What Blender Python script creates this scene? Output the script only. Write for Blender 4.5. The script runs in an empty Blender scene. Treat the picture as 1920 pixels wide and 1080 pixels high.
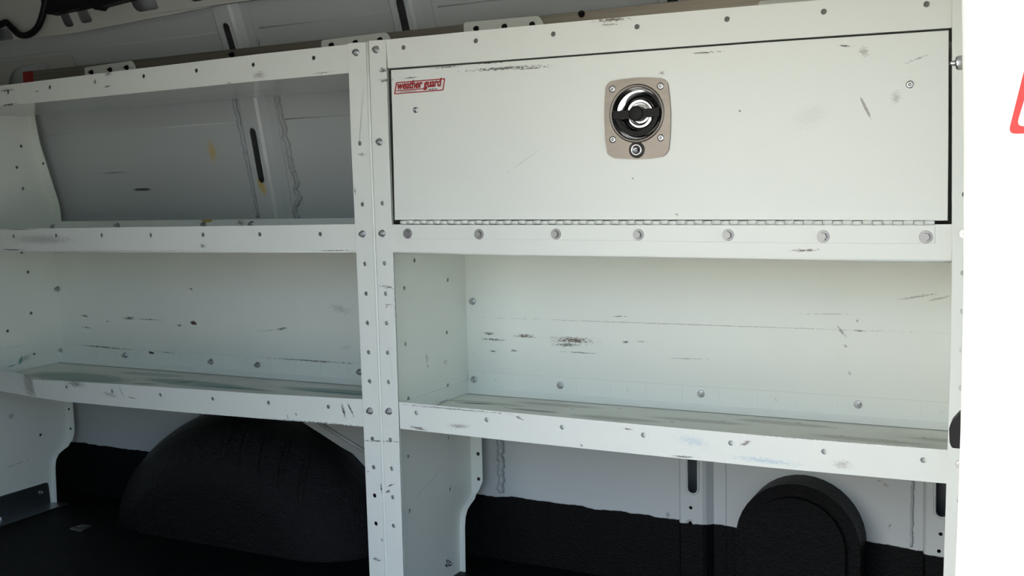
import bpy, bmesh, math, random
from mathutils import Vector, Matrix
from mathutils.geometry import tessellate_polygon
random.seed(7)
sc = bpy.context.scene
COL = sc.collection

# ------------------------------------------------------------------ camera
# frame: X along the shelving (towards its locker end), Y towards the van side, Z up. S lifts the survey frame so the floor is z = 0
S = 0.675
FPX = 1950.0
CAM = Vector((1.0199662, -1.4729477, 0.0694251))
RM = ((0.8903859, 0.4545837, -0.0238041), (0.0211571, -0.0935631, -0.9953885), (-0.4547146, 0.8857763, -0.0929249))
cd = bpy.data.cameras.new('camera'); cam = bpy.data.objects.new('camera', cd); COL.objects.link(cam)
cd.sensor_width = 36.0; cd.lens = 36.0 * FPX / 1920.0; cd.clip_start = 0.02; cd.clip_end = 200
r, d, f = (Vector(v) for v in RM)
m = Matrix(((r.x, -d.x, -f.x), (r.y, -d.y, -f.y), (r.z, -d.z, -f.z))).to_4x4()
m.translation = CAM + Vector((0, 0, S)); cam.matrix_world = m
sc.camera = cam

# ------------------------------------------------------------------ light
SUN_EL, SUN_AZ = 40.0, 48.0      # the sun stands behind the camera, outside the side door
w = bpy.data.worlds.new('world'); sc.world = w; w.use_nodes = True
nt = w.node_tree; nt.nodes.clear()
sky = nt.nodes.new('ShaderNodeTexSky'); sky.sky_type = 'NISHITA'; sky.sun_disc = False
sky.sun_elevation = math.radians(SUN_EL); sky.sun_rotation = math.radians(180 + SUN_AZ)
sky.air_density = 1.0; sky.dust_density = 2.8; sky.ozone_density = 1.0
bg = nt.nodes.new('ShaderNodeBackground'); bg.inputs['Strength'].default_value = 0.26
wo = nt.nodes.new('ShaderNodeOutputWorld')
nt.links.new(sky.outputs[0], bg.inputs[0]); nt.links.new(bg.outputs[0], wo.inputs[0])
sl = bpy.data.lights.new('sun', 'SUN'); sl.energy = 4.2; sl.angle = math.radians(0.55); sl.color = (1.0, 0.95, 0.87)
so = bpy.data.objects.new('sun', sl); COL.objects.link(so); so.location = (-3, -6, 6)
el, az = math.radians(SUN_EL), math.radians(SUN_AZ)
so.rotation_euler = Vector((math.sin(az) * math.cos(el), math.cos(az) * math.cos(el), -math.sin(el))).to_track_quat('-Z', 'Y').to_euler()
vs = sc.view_settings
vs.view_transform = 'Standard'; vs.look = 'None'; vs.gamma = 1.0; vs.use_curve_mapping = False
vs.exposure = 1.38
sc.cycles.use_denoising = True
sc.cycles.max_bounces = 10; sc.cycles.diffuse_bounces = 7

# ------------------------------------------------------------------ pixel -> point on a known plane
def on(px, py, axis, val):
    v = r * ((px - 960) / FPX) + d * ((py - 540) / FPX) + f
    return CAM + v * ((val - CAM[axis]) / v[axis])
def F(px, py, Y=0.0):
    p = on(px, py, 1, Y); return (p.x, p.z)
def W(px, py, X):
    p = on(px, py, 0, X); return (p.y, p.z)
def lerp_at(pts, t):
    for (a, va), (b, vb) in zip(pts, pts[1:]):
        if t <= b or (b, vb) == pts[-1]:
            return va + (vb - va) * (t - a) / (b - a)

# ------------------------------------------------------------------ mesh collector
class MB:
    def __init__(s): s.v = []; s.f = []; s.m = []; s.sm = []
    def add(s, vs_, fs, mi=0, smooth=False):
        b = len(s.v); s.v += [tuple(q) for q in vs_]
        for q in fs: s.f.append([b + i for i in q]); s.m.append(mi); s.sm.append(smooth)
        return s
    def box(s, x0, x1, y0, y1, z0, z1, mi=0):
        return s.add([(x, y, z) for x in (x0, x1) for y in (y0, y1) for z in (z0, z1)],
                     [(0, 1, 3, 2), (4, 6, 7, 5), (0, 4, 5, 1), (2, 3, 7, 6), (0, 2, 6, 4), (1, 5, 7, 3)], mi)
    def plate(s, outline, holes=(), a=0.0, b=0.002, put=None, mi=0):
        """flat outline (u,v) with holes, between offsets a and b; put(u,v,w) -> xyz"""
        put = put or (lambda u, v_, w_: (u, w_, v_))
        loops = [list(outline)] + [list(h) for h in holes]
        tris = tessellate_polygon([[Vector((u, v_, 0)) for u, v_ in l] for l in loops])
        flat = [p for l in loops for p in l]; n = len(flat)
        vs_ = [put(u, v_, a) for u, v_ in flat] + [put(u, v_, b) for u, v_ in flat]
        fs = [tuple(t) for t in tris] + [tuple(n + i for i in reversed(t)) for t in tris]
        o = 0
        for l in loops:
            k = len(l)
            for i in range(k):
                j = (i + 1) % k; fs.append((o + i, o + j, n + o + j, n + o + i))
            o += k
        return s.add(vs_, fs, mi)
    def rod(s, p, q, rad, n=16, rad2=None, mi=0, smooth=True):
        p, q = Vector(p), Vector(q); ax = (q - p).normalized()
        u = ax.orthogonal().normalized(); w_ = ax.cross(u); rad2 = rad if rad2 is None else rad2
        c = [(math.cos(2 * math.pi * i / n), math.sin(2 * math.pi * i / n)) for i in range(n)]
        s.add([p + (u * x + w_ * y) * rad for x, y in c] + [q + (u * x + w_ * y) * rad2 for x, y in c],
              [(i, (i + 1) % n, n + (i + 1) % n, n + i) for i in range(n)], mi, smooth)
        s.add([p + (u * x + w_ * y) * rad for x, y in c], [tuple(range(n))[::-1]], mi)
        return s.add([q + (u * x + w_ * y) * rad2 for x, y in c], [tuple(range(n))], mi)
    def tube(s, path, rad, n=8, mi=0, rads=None):
        path = [Vector(p) for p in path]; rings = []; up = None
        for i, p in enumerate(path):
            t = (path[min(i + 1, len(path) - 1)] - path[max(i - 1, 0)]).normalized()
            u = (up - t * up.dot(t)).normalized() if up is not None else t.orthogonal().normalized(); up = u
            w_ = t.cross(u); rr = rads[i] if rads else rad
            rings.append([p + (u * math.cos(2 * math.pi * k / n) + w_ * math.sin(2 * math.pi * k / n)) * rr for k in range(n)])
        vs_ = [q for g in rings for q in g]; m_ = len(path)
        fs = [(i * n + k, i * n + (k + 1) % n, (i + 1) * n + (k + 1) % n, (i + 1) * n + k) for i in range(m_ - 1) for k in range(n)]
        s.add(vs_, fs, mi, True)
        s.add(rings[0], [tuple(range(n))[::-1]], mi); return s.add(rings[-1], [tuple(range(n))], mi)
    def lathe(s, c, prof, n=48, mi=0):
        """profile (radius, y offset) turned about the Y axis through c"""
        vs_ = [(c[0] + rr * math.cos(2 * math.pi * k / n), c[1] + y, c[2] + rr * math.sin(2 * math.pi * k / n)) for rr, y in prof for k in range(n)]
        return s.add(vs_, [(i * n + k, i * n + (k + 1) % n, (i + 1) * n + (k + 1) % n, (i + 1) * n + k) for i in range(len(prof) - 1) for k in range(n)], mi, True)
    def grid(s, rows, mi=0, smooth=True, closed=False):
        n = len(rows[0]); vs_ = [p for g in rows for p in g]
        return s.add(vs_, [(i * n + k, i * n + k + 1, (i + 1) * n + k + 1, (i + 1) * n + k) for i in range(len(rows) - 1) for k in range(n - 1)], mi, smooth)
    def build(s, name, mats, parent=None, bevel=0, loc=None, seg=2, angle=40):
        """verts are in survey coordinates; the object sits at loc (survey) or its parent's origin"""
        base = Vector(loc) if loc is not None else Vector((0, 0, 0))
        if parent is not None: base = Vector(parent['_w'])
        elif loc is None: base = Vector((0, 0, -S))
        me = bpy.data.meshes.new(name)
        me.from_pydata([tuple(Vector(v) - base) for v in s.v], [], s.f)
        for m_ in (mats if isinstance(mats, (list, tuple)) else [mats]): me.materials.append(m_)
        for p, mi, sm in zip(me.polygons, s.m, s.sm): p.material_index = mi; p.use_smooth = sm
        bm = bmesh.new(); bm.from_mesh(me)
        bmesh.ops.remove_doubles(bm, verts=bm.verts, dist=1e-6)
        bmesh.ops.recalc_face_normals(bm, faces=bm.faces); bm.to_mesh(me); bm.free()
        o = bpy.data.objects.new(name, me); COL.objects.link(o); WP[o.name] = base
        if parent is not None: o.parent = parent
        else: o.location = base + Vector((0, 0, S))
        o['_w'] = tuple(base)
        if bevel:
            b = o.modifiers.new('bevel', 'BEVEL'); b.width = bevel; b.segments = seg; b.limit_method = 'ANGLE'; b.angle_limit = math.radians(angle)
        return o
WP = {}
def tag(o, label=None, cat=None, group=None, kind=None):
    for k, v_ in (('label', label), ('category', cat), ('group', group), ('kind', kind)):
        if v_: o[k] = v_
    return o
def empty(name, loc):
    o = bpy.data.objects.new(name, None); COL.objects.link(o); o.empty_display_size = 0.1
    o.location = Vector(loc) + Vector((0, 0, S)); o['_w'] = tuple(loc); return o
def put_copy(src, parent, at, rot=None, scale=1.0):
    """another of src (a mesh centred on its own origin) under parent, at survey point at"""
    o = src.copy(); COL.objects.link(o); o.parent = parent
    o.location = Vector(at) - Vector(parent['_w']); o.scale = (scale,) * 3
    if rot: o.rotation_euler = rot
    return o
def circle(u, v_, rad, n=14):
    return [(u + rad * math.cos(2 * math.pi * i / n), v_ + rad * math.sin(2 * math.pi * i / n)) for i in range(n)]
def slot(u, v0, v1, hw, n=8):
    return [(u + hw * math.cos(math.pi * i / n), v1 - hw + hw * math.sin(math.pi * i / n)) for i in range(n + 1)] + \
           [(u - hw * math.cos(math.pi * i / n), v0 + hw - hw * math.sin(math.pi * i / n)) for i in range(n + 1)]
def rounded(pts, rad, n=4):
    out = []; k = len(pts)
    for i in range(k):
        p, a, b = Vector(pts[i]), Vector(pts[i - 1]), Vector(pts[(i + 1) % k])
        da, db = (a - p), (b - p); r1 = min(rad, da.length * .45, db.length * .45)
        s0, s1 = p + da.normalized() * r1, p + db.normalized() * r1
        for j in range(n + 1):
            t = j / n; q = s0 * (1 - t) ** 2 + p * 2 * t * (1 - t) + s1 * t * t; out.append((q.x, q.y))
    return out
YZ = lambda u, v_, w_: (w_, u, v_)      # plates that stand across the van: (y, z, x)
XY = lambda u, v_, w_: (u, v_, w_)      # flat plates: (x, y, z)

# ------------------------------------------------------------------ materials
def mat(name, col, rough=0.5, metal=0.0, spec=0.5, coat=0.0):
    m_ = bpy.data.materials.new(name); m_.use_nodes = True
    b = m_.node_tree.nodes['Principled BSDF']
    b.inputs['Base Color'].default_value = (*col, 1); b.inputs['Roughness'].default_value = rough
    b.inputs['Metallic'].default_value = metal; b.inputs['Specular IOR Level'].default_value = spec
    b.inputs['Coat Weight'].default_value = coat
    return m_
def noise(nt_, scale, detail=4, vec=None, stretch=None, rough=0.6):
    if vec is None:
        g = nt_.nodes.new('ShaderNodeNewGeometry'); vec = g.outputs['Position']
    if stretch:
        mp = nt_.nodes.new('ShaderNodeMapping'); mp.inputs['Scale'].default_value = stretch
        nt_.links.new(vec, mp.inputs[0]); vec = mp.outputs[0]
    n_ = nt_.nodes.new('ShaderNodeTexNoise'); n_.inputs['Scale'].default_value = scale; n_.inputs['Detail'].default_value = detail
    n_.inputs['Roughness'].default_value = rough
    nt_.links.new(vec, n_.inputs['Vector']); return n_.outputs['Fac']
def ramp(nt_, fac, lo, hi, a=0.0, b=1.0):
    mr = nt_.nodes.new('ShaderNodeMapRange'); mr.clamp = True
    for i, v_ in zip((1, 2, 3, 4), (lo, hi, a, b)): mr.inputs[i].default_value = v_
    nt_.links.new(fac, mr.inputs[0]); return mr.outputs[0]
def math_(nt_, op, a, b=None):
    n_ = nt_.nodes.new('ShaderNodeMath'); n_.operation = op
    for i, q in enumerate((a, b)):
        if q is None: continue
        if isinstance(q, (int, float)): n_.inputs[i].default_value = q
        else: nt_.links.new(q, n_.inputs[i])
    return n_.outputs[0]
def mix(nt_, fac, a, b):
    n_ = nt_.nodes.new('ShaderNodeMix'); n_.data_type = 'RGBA'
    for s_, q in ((n_.inputs[0], fac), (n_.inputs[6], a), (n_.inputs[7], b)):
        if isinstance(q, (int, float)): s_.default_value = q
        elif isinstance(q, tuple): s_.default_value = (*q, 1)
        else: nt_.links.new(q, s_)
    return n_.outputs[2]
def bump(nt_, h, strength, dist, bsdf):
    b = nt_.nodes.new('ShaderNodeBump'); b.inputs['Strength'].default_value = strength; b.inputs['Distance'].default_value = dist
    nt_.links.new(h, b.inputs['Height']); nt_.links.new(b.outputs[0], bsdf.inputs['Normal'])
DARK, FAINT, RUST, OCHRE, TEAL, BLUE, GREY = (.025, .025, .028), (.30, .29, .26), (.10, .065, .045), (.52, .36, .06), (.12, .27, .26), (.35, .50, .62), (.16, .16, .16)
def paint(name, col, rough=0.38, marks=(), dirt=0.06, speck=0.0, axes='XZ', spec=0.5):
    """enamelled steel; marks = (u, v, half length, half height, tilt degrees, colour, strength, raggedness) in metres on the panel"""
    m_ = mat(name, col, rough, spec=spec); nt_ = m_.node_tree; bs = nt_.nodes['Principled BSDF']
    g = nt_.nodes.new('ShaderNodeNewGeometry'); pos = g.outputs['Position']
    c = mix(nt_, math_(nt_, 'MULTIPLY', ramp(nt_, noise(nt_, 5, 5, pos), .45, .8), dirt), col, (.34, .32, .27))
    st = (1, 1, 5) if axes != 'XY' else (1, 5, 1)
    fine = noise(nt_, 150, 6, pos, st, .8)
    if speck:
        c = mix(nt_, math_(nt_, 'MULTIPLY', ramp(nt_, noise(nt_, 70, 6, pos, None, .8), .70, .74), speck), c, GREY)
    for (u, v_, hl, hh, tilt, mc, strg, rag) in marks:
        mp = nt_.nodes.new('ShaderNodeMapping'); mp.vector_type = 'TEXTURE'
        t = math.radians(tilt)
        if axes == 'XZ': L, Rr, Sc = (u, 0, v_ + S), (0, -t, 0), (hl, 1e6, hh)
        elif axes == 'YZ': L, Rr, Sc = (0, u, v_ + S), (t, 0, 0), (1e6, hl, hh)
        else: L, Rr, Sc = (u, v_, 0), (0, 0, t), (hl, hh, 1e6)
        mp.inputs['Location'].default_value = L; mp.inputs['Rotation'].default_value = Rr; mp.inputs['Scale'].default_value = Sc
        nt_.links.new(pos, mp.inputs[0])
        ln = nt_.nodes.new('ShaderNodeVectorMath'); ln.operation = 'LENGTH'; nt_.links.new(mp.outputs[0], ln.inputs[0])
        val = math_(nt_, 'ADD', math_(nt_, 'SUBTRACT', 1.0, ln.outputs['Value']), math_(nt_, 'MULTIPLY', math_(nt_, 'SUBTRACT', fine, 0.5), rag * (2.0 if rag > 1.7 else 1.0)))
        soft = .12 if rag > 1 else .5
        c = mix(nt_, math_(nt_, 'MULTIPLY', ramp(nt_, val, .25 + (.2 if rag > 1.7 else 0), .25 + (.2 if rag > 1.7 else 0) + soft), strg), c, mc)
    nt_.links.new(c, bs.inputs['Base Color'])
    bump(nt_, noise(nt_, 900, 2, pos), .05, .0004, bs)
    return m_
def fm(px0, py0, px1, py1, th, mc=DARK, st=.9, rag=2.6, Y=0.0):
    """mark between two pixels of the plane Y"""
    a, b = F(px0, py0, Y), F(px1, py1, Y)
    return ((a[0] + b[0]) / 2, (a[1] + b[1]) / 2, max(math.hypot(b[0] - a[0], b[1] - a[1]) / 2, .002) * 1.25, th / 1150, math.degrees(math.atan2(b[1] - a[1], b[0] - a[0])), mc, st, rag)
WHITE = (.752, .790, .738)
front_marks = [
    fm(875, 133, 1015, 123, 4), fm(880, 121, 975, 112, 2.5), fm(960, 131, 1030, 125, 2), fm(712, 133, 727, 131, 7), fm(714, 151, 736, 150, 5),
    fm(808, 128, 862, 124, 2), fm(753, 147, 785, 145, 1.6), fm(1294, 100, 1350, 97, 2), fm(1113, 40, 1182, 34, 5, RUST), fm(1125, 47, 1160, 45, 3, FAINT),
    fm(1480, 470, 1536, 469, 3, RUST), fm(1570, 85, 1600, 87, 2), fm(1615, 85, 1625, 108, 10, FAINT, .6, 2), fm(1612, 180, 1634, 225, 3, FAINT, .9, 1.6),
    fm(1670, 180, 1690, 186, 14, FAINT, .5, 2), fm(1700, 118, 1740, 102, 2, FAINT, .8), fm(945, 328, 1020, 275, 1.0, FAINT, .45, 2.2), fm(1236, 137, 1246, 137, 5, FAINT, .9),
    fm(1386, 207, 1388, 209, 3, DARK, .9, .6), fm(1184, 334, 1188, 335, 2, DARK, .9, .6), fm(1266, 400, 1272, 404, 3, GREY), fm(1480, 235, 1560, 200, 25, FAINT, .10, 2),
    fm(0, 171, 26, 168, 4), fm(0, 199, 33, 194, 4), fm(195, 163, 208, 161, 3), fm(195, 140, 210, 137, 6, GREY), fm(300, 208, 310, 206, 3),
    fm(422, 156, 436, 155, 2, GREY), fm(474, 142, 498, 139, 10, FAINT, .7), fm(585, 139, 625, 134, 2, FAINT), fm(65, 172, 73, 171, 2),
    fm(0, 430, 70, 430, 3, RUST, .7), fm(0, 468, 45, 469, 3, DARK), fm(60, 470, 480, 472, 2.4, RUST, .55, 2.2), fm(580, 471, 662, 470, 2.4, RUST, .9), fm(374, 460, 386, 462, 6, GREY),
    fm(150, 450, 10, 448, 18, RUST, .35, 2), fm(25, 690, 60, 745, 30, RUST, .3, 1.2),
    fm(125, 717, 158, 722, 11, GREY, .8, 3), fm(222, 722, 232, 745, 2, GREY), fm(60, 711, 150, 714, 2.4, DARK), fm(190, 735, 222, 745, 7, FAINT, .6, 2.6), fm(240, 744, 255, 748, 2.5, GREY),
    fm(640, 755, 648, 785, 5, DARK, .95), fm(650, 752, 663, 780, 3, DARK, .95), fm(538, 775, 541, 790, 2, GREY), fm(554, 773, 556, 780, 2), fm(510, 786, 680, 800, 3, DARK, .8, 3),
    fm(715, 535, 740, 540, 4, GREY), fm(722, 570, 740, 573, 2.4, FAINT), fm(724, 575, 728, 576, 2, GREY), fm(672, 290, 686, 290, 4, FAINT), fm(684, 825, 745, 828, 2.4, DARK, .9, 3.2),
    fm(715, 905, 718, 925, 3, DARK), fm(726, 912, 742, 907, 2.2, DARK), fm(724, 922, 734, 920, 4, DARK), fm(690, 882, 692, 884, 3), fm(700, 1046, 714, 1050, 4, DARK), fm(716, 1008, 719, 1016, 3, GREY),
    fm(706, 498, 708, 538, 2, GREY), fm(666, 350, 668, 368, 2, GREY), fm(740, 538, 748, 700, 2, RUST, .6, 3),
    fm(752, 758, 950, 776, 2.2, DARK, .7, 3.2), fm(770, 800, 800, 806, 4, RUST, .9, 2.8), fm(840, 798, 880, 800, 6, FAINT, .9), fm(962, 778, 982, 788, 3, GREY), fm(1260, 855, 1305, 858, 2.6, DARK),
    fm(1165, 803, 1190, 806, 2, RUST), fm(1270, 820, 1330, 835, 12, BLUE, .45, 3), fm(1370, 856, 1500, 872, 6, BLUE, .6, 3), fm(1388, 835, 1408, 827, 5, RUST, .8, 3), fm(1560, 870, 1600, 872, 10, FAINT, .5),
    fm(1089, 832, 1092, 838, 3, GREY), fm(1540, 890, 1640, 900, 3, RUST, .5, 3), fm(1440, 818, 1770, 842, 1.6, RUST, .5, 3.2),
]
P_FRONT = paint('white_enamel', WHITE, .36, (), .05, .10)
def front_for(pts):
    """the enamel of one front piece, with the marks that lie on it"""
    xs_, zs_ = [p[0] for p in pts], [p[1] for p in pts]
    mk = [q for q in front_marks if min(xs_) - .01 < q[0] < max(xs_) + .01 and min(zs_) - .006 < q[1] < max(zs_) + .006]
    return paint('white_enamel_worn', WHITE, .36, mk[:36], .05, .10) if mk else P_FRONT
YB = .30
bk = lambda *a, **k: fm(*a, Y=YB, **k)
back_marks = [
    bk(906, 624, 930, 627, 4, DARK, .95), bk(965, 629, 1006, 631, 6, RUST), bk(1036, 636, 1116, 640, 9, RUST, .95), bk(1040, 646, 1090, 647, 5, DARK, .8, 3.2), bk(1166, 641, 1182, 641, 4, DARK), bk(1195, 640, 1212, 641, 2.4, RUST, .6),
    bk(900, 595, 1780, 625, 1.6, RUST, .45, 2.2), bk(905, 635, 945, 638, 3, DARK, .9, 3.2), bk(918, 658, 932, 659, 2.4, DARK), bk(958, 657, 970, 658, 3, DARK), bk(1055, 659, 1120, 663, 1.8, GREY, .9), bk(1253, 671, 1318, 673, 1.4, GREY, .7),
    bk(1150, 593, 1178, 593, 1.6, GREY), bk(1600, 620, 1622, 621, 2, GREY), bk(1570, 611, 1585, 630, 4, GREY, .8, 3), bk(1582, 647, 1590, 650, 3, GREY), bk(1605, 600, 1610, 602, 5, GREY, .7), bk(1680, 562, 1762, 550, 3, GREY, .6, 2), bk(1735, 565, 1785, 554, 3, GREY, .5, 2),
    bk(1500, 588, 1600, 589, 1.6, GREY, .4), bk(1590, 700, 1596, 698, 5, GREY, .6),
    bk(232, 596, 255, 597, 5, DARK, .95), bk(153, 591, 167, 594, 4, DARK), bk(357, 604, 370, 607, 7, (.05, .02, .015), .98, 1.4), bk(331, 609, 342, 611, 4, DARK), bk(262, 598, 300, 600, 2.4, RUST, .8, 3), bk(518, 618, 538, 615, 4, DARK, .95), bk(488, 621, 520, 618, 1.6, GREY, .6),
    bk(355, 540, 362, 544, 4, DARK), bk(620, 575, 655, 583, 12, GREY, .35, 3), bk(155, 613, 172, 615, 3, GREY), bk(200, 603, 206, 602, 2, GREY), bk(280, 660, 292, 662, 5, DARK, .98, 1.2), bk(150, 646, 250, 656, 2.4, DARK, .9, 2.4), bk(300, 659, 330, 662, 2, DARK, .8, 3), bk(495, 670, 670, 682, 2, DARK, .85, 2.4),
    bk(378, 412, 402, 412, 10, OCHRE, .95, 1.6), bk(446, 417, 460, 418, 8, DARK, .8, 3.2), bk(640, 650, 660, 652, 6, GREY, .3, 3),
]
P_BACK = paint('white_enamel_back', WHITE, .40, back_marks, .08, .12)
web_marks = [(W(800, 672, .008)[0], W(800, 672, .008)[1], .006, .012, 0, FAINT, .8, 2.6), (W(802, 686, .008)[0], W(802, 686, .008)[1], .004, .006, 0, GREY, .8, 2.6), (W(835, 680, .008)[0], W(835, 680, .008)[1], .008, .008, 0, FAINT, .6, 3),
             (W(805, 905, .008)[0], W(805, 905, .008)[1], .09, .003, 18, FAINT, .25, 2.2), (.20, -.3255, .035, .0016, 0, GREY, .8, 2.0), (.10, -.318, .012, .002, 10, GREY, .6, 3)]
wl = lambda px, py, hl, hh, t, c, st, rg: (*W(px, py, -1.157), hl, hh, t, c, st, rg)
web_marks_l = [wl(30, 870, .05, .0016, 4, RUST, .6, 2.6), wl(20, 780, .012, .012, 0, RUST, .4, 2), wl(25, 650, .05, .002, 2, TEAL, .35, 2.5), wl(20, 686, .022, .003, 8, TEAL, .8, 1.9), wl(45, 672, .025, .010, 14, FAINT, .7, 2.8), wl(37, 676, .006, .014, -30, TEAL, .9, 1.4)]
P_WEB = paint('white_enamel_side', WHITE, .40, web_marks, .10, .14, axes='YZ')
P_WEB_L = paint('white_enamel_side_worn', WHITE, .40, web_marks_l, .10, .14, axes='YZ')
fl = lambda x, y, hl, hh, t, c, st, rg: (x, y, hl, hh, t, c, st, rg)
SMUDGE, WASH = (.17, .155, .12), (.17, .31, .29)
floor_marks = [fl(.08 + .14 * i, .225 + .035 * math.sin(i * 2.1), .12, .016, 2 * math.sin(i), SMUDGE, .32, 1.65) for i in range(7)]
floor_marks += [fl(-.95, .17, .20, .06, 2, WASH, .6, 1.5), fl(-.62, .205, .22, .032, -2, WASH, .65, 1.5), fl(-.25, .23, .22, .028, 0, WASH, .65, 1.5), fl(-.80, .25, .14, .02, 2, WASH, .4, 1.6), fl(-.50, .195, .14, .010, 0, TEAL, .7, 1.6), fl(-.24, .222, .13, .009, 0, TEAL, .7, 1.6),
                fl(-.66, .21, .025, .005, 25, DARK, .8, 1.6), fl(-.74, .17, .04, .006, 12, DARK, .6, 1.6), fl(.07, .215, .05, .006, 10, DARK, .7, 1.6), fl(.20, .20, .07, .008, 0, GREY, .7, 1.6)]
floor_marks += [fl(.14 + .1 * i + .02 * (i % 2), .205 + .03 * (i % 3), .007, .0026, 4, DARK, .9, .4) for i in range(8)]
P_TRAY = paint('worn_tray_enamel', (.73, .75, .69), .6, floor_marks, .45, .35, axes='XY', spec=.15)
P_TOP = paint('white_enamel_gloss', (.70, .72, .69), .12, (), .04, 0.0, axes='XY', spec=0.6)
wm = lambda px0, py0, px1, py1, th, mc, st, rg, Y=.29: fm(px0, py0, px1, py1, th, mc, st, rg, Y)
wall_marks = [wm(387, 258, 390, 310, 22, OCHRE, .7, .9), wm(230, 356, 266, 355, 5, DARK, .95, 1.6), wm(167, 326, 230, 322, 3, GREY, .9, 2.2), wm(484, 352, 496, 346, 30, OCHRE, .7, 1.4, .30),
              wm(1655, 908, 1668, 912, 7, FAINT, .9, 2, .335), wm(1665, 994, 1671, 980, 3, GREY, .8, 2, .335), wm(1640, 901, 1655, 902, 3, GREY, .8, 2, .335), wm(1248, 965, 1256, 966, 8, GREY, .6, 1.5, .335), wm(1285, 978, 1300, 978, 7, GREY, .5, 1.2, .315)]
def wall_paint():
    m_ = paint('van_wall_paint', (.44, .475, .475), .33, wall_marks, .05, .03)
    nt_ = m_.node_tree; bs = nt_.nodes['Principled BSDF']; src = bs.inputs['Base Color'].links[0].from_socket
    g = nt_.nodes.new('ShaderNodeNewGeometry'); sp = nt_.nodes.new('ShaderNodeSeparateXYZ'); nt_.links.new(g.outputs['Position'], sp.inputs[0])
    # sprayed-on black bed liner up to a ragged line above the floor
    h = math_(nt_, 'ADD', sp.outputs['Z'], math_(nt_, 'MULTIPLY', math_(nt_, 'SUBTRACT', noise(nt_, 9, 5, g.outputs['Position']), .5), .02))
    k = ramp(nt_, h, .1310, .1325, 1, 0)
    nt_.links.new(mix(nt_, k, src, (.0035, .004, .0045)), bs.inputs['Base Color'])
    nt_.links.new(ramp(nt_, k, 0, 1, .5, .10), bs.inputs['Specular IOR Level'])
    rr = ramp(nt_, k, 0, 1, .33, .5); nt_.links.new(rr, bs.inputs['Roughness'])
    b = bs.inputs['Normal'].links[0].from_node; b.inputs['Strength'].default_value = 1; b.inputs['Distance'].default_value = 1
    ht = math_(nt_, 'ADD', math_(nt_, 'MULTIPLY', noise(nt_, 700, 2, g.outputs['Position']), .00003), math_(nt_, 'MULTIPLY', math_(nt_, 'MULTIPLY', noise(nt_, 260, 3, g.outputs['Position']), k), .0022))
    nt_.links.new(ht, b.inputs['Height'])
    return m_
P_WALL = wall_paint()
P_VAN = paint('van_body_paint', (.43, .44, .405), .3, (), .06, .02)
def liner(name='black_bed_liner', rough=.45, spec=.16):
    m_ = mat(name, (.003, .0032, .0034), rough, spec=spec); nt_ = m_.node_tree; bs = nt_.nodes['Principled BSDF']
    g = nt_.nodes.new('ShaderNodeNewGeometry')
    h = math_(nt_, 'ADD', math_(nt_, 'MULTIPLY', noise(nt_, 240, 4, g.outputs['Position'], None, .7), .0030), math_(nt_, 'MULTIPLY', noise(nt_, 60, 3, g.outputs['Position']), .003))
    bump(nt_, h, 1, 1, bs)
    c = mix(nt_, ramp(nt_, noise(nt_, 420, 2, g.outputs['Position'], None, .9), .70, .74), (.004, .0042, .0045), (.02, .02, .02))
    nt_.links.new(c, bs.inputs['Base Color']); return m_
P_LINER = liner(); P_ARCH = liner('glossy_bed_liner', .24, .28)
P_SEAL = paint('seam_sealer', (.33, .37, .385), .55, (), .5, .3)
P_CHROME = mat('zinc_plated', (.52, .53, .54), .30, 1.0)
P_ZINC = mat('dull_zinc', (.33, .335, .335), .50, 1.0)
P_MIRROR = mat('polished_chrome', (.80, .80, .79), .10, 1.0)
P_GALV = mat('galvanised_steel', (.36, .38, .40), .38, 1.0)
def brushed():
    m_ = mat('brushed_stainless', (.235, .215, .19), .42, 1.0); nt_ = m_.node_tree; bs = nt_.nodes['Principled BSDF']
    nt_.links.new(ramp(nt_, noise(nt_, 400, 3, None, (.05, 1, 3)), .3, .7, .38, .50), bs.inputs['Roughness']); return m_
P_BRUSH = brushed()
def bronze():
    m_ = mat('weathered_channel', (.22, .205, .17), .38, .55); nt_ = m_.node_tree; bs = nt_.nodes['Principled BSDF']
    nt_.links.new(mix(nt_, noise(nt_, 12, 4, None, (.3, 1, 12)), (.13, .12, .10), (.32, .30, .25)), bs.inputs['Base Color']); return m_
P_BRONZE = bronze()
P_RED = mat('red_plastic', (.32, .02, .015), .45)
P_REDINK = mat('red_ink', (.36, .010, .010), .5)
P_REDWIDE = mat('red_ink_bright', (.62, .035, .03), .5)
P_BLACKINK = mat('black_ink', (.012, .012, .014), .5)
P_STICKER = mat('white_vinyl', (.72, .72, .70), .4)
P_BLACK = mat('black_plastic', (.004, .004, .0045), .45, spec=.2)
P_RUBBER = mat('black_rubber', (.005, .0045, .0055), .5, spec=.2)
P_INSIDE = mat('dark_lock_recess', (.05, .047, .043), .5, .6)
def ground_mat():
    m_ = mat('pale_concrete', (.42, .40, .36), .9); nt_ = m_.node_tree; bs = nt_.nodes['Principled BSDF']
    nt_.links.new(mix(nt_, noise(nt_, 3, 6), (.36, .345, .31), (.47, .45, .41)), bs.inputs['Base Color']); return m_
P_GROUND = ground_mat()

# ------------------------------------------------------------------ the van body
def structure(o): o['kind'] = 'structure'; return o
structure(MB().box(-1.80, 1.80, -1.30, .40, -.70, -.675).build('floor', P_LINER))
structure(MB().box(-40, 40, -45, 35, -1.36, -1.32).build('ground', P_GROUND))
structure(MB().box(-1.80, 1.80, -1.30, .30, .535, .56).build('ceiling', P_VAN))
structure(MB().box(-1.84, -1.80, -1.30, .40, -.70, .56).build('wall_left', P_VAN))
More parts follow.
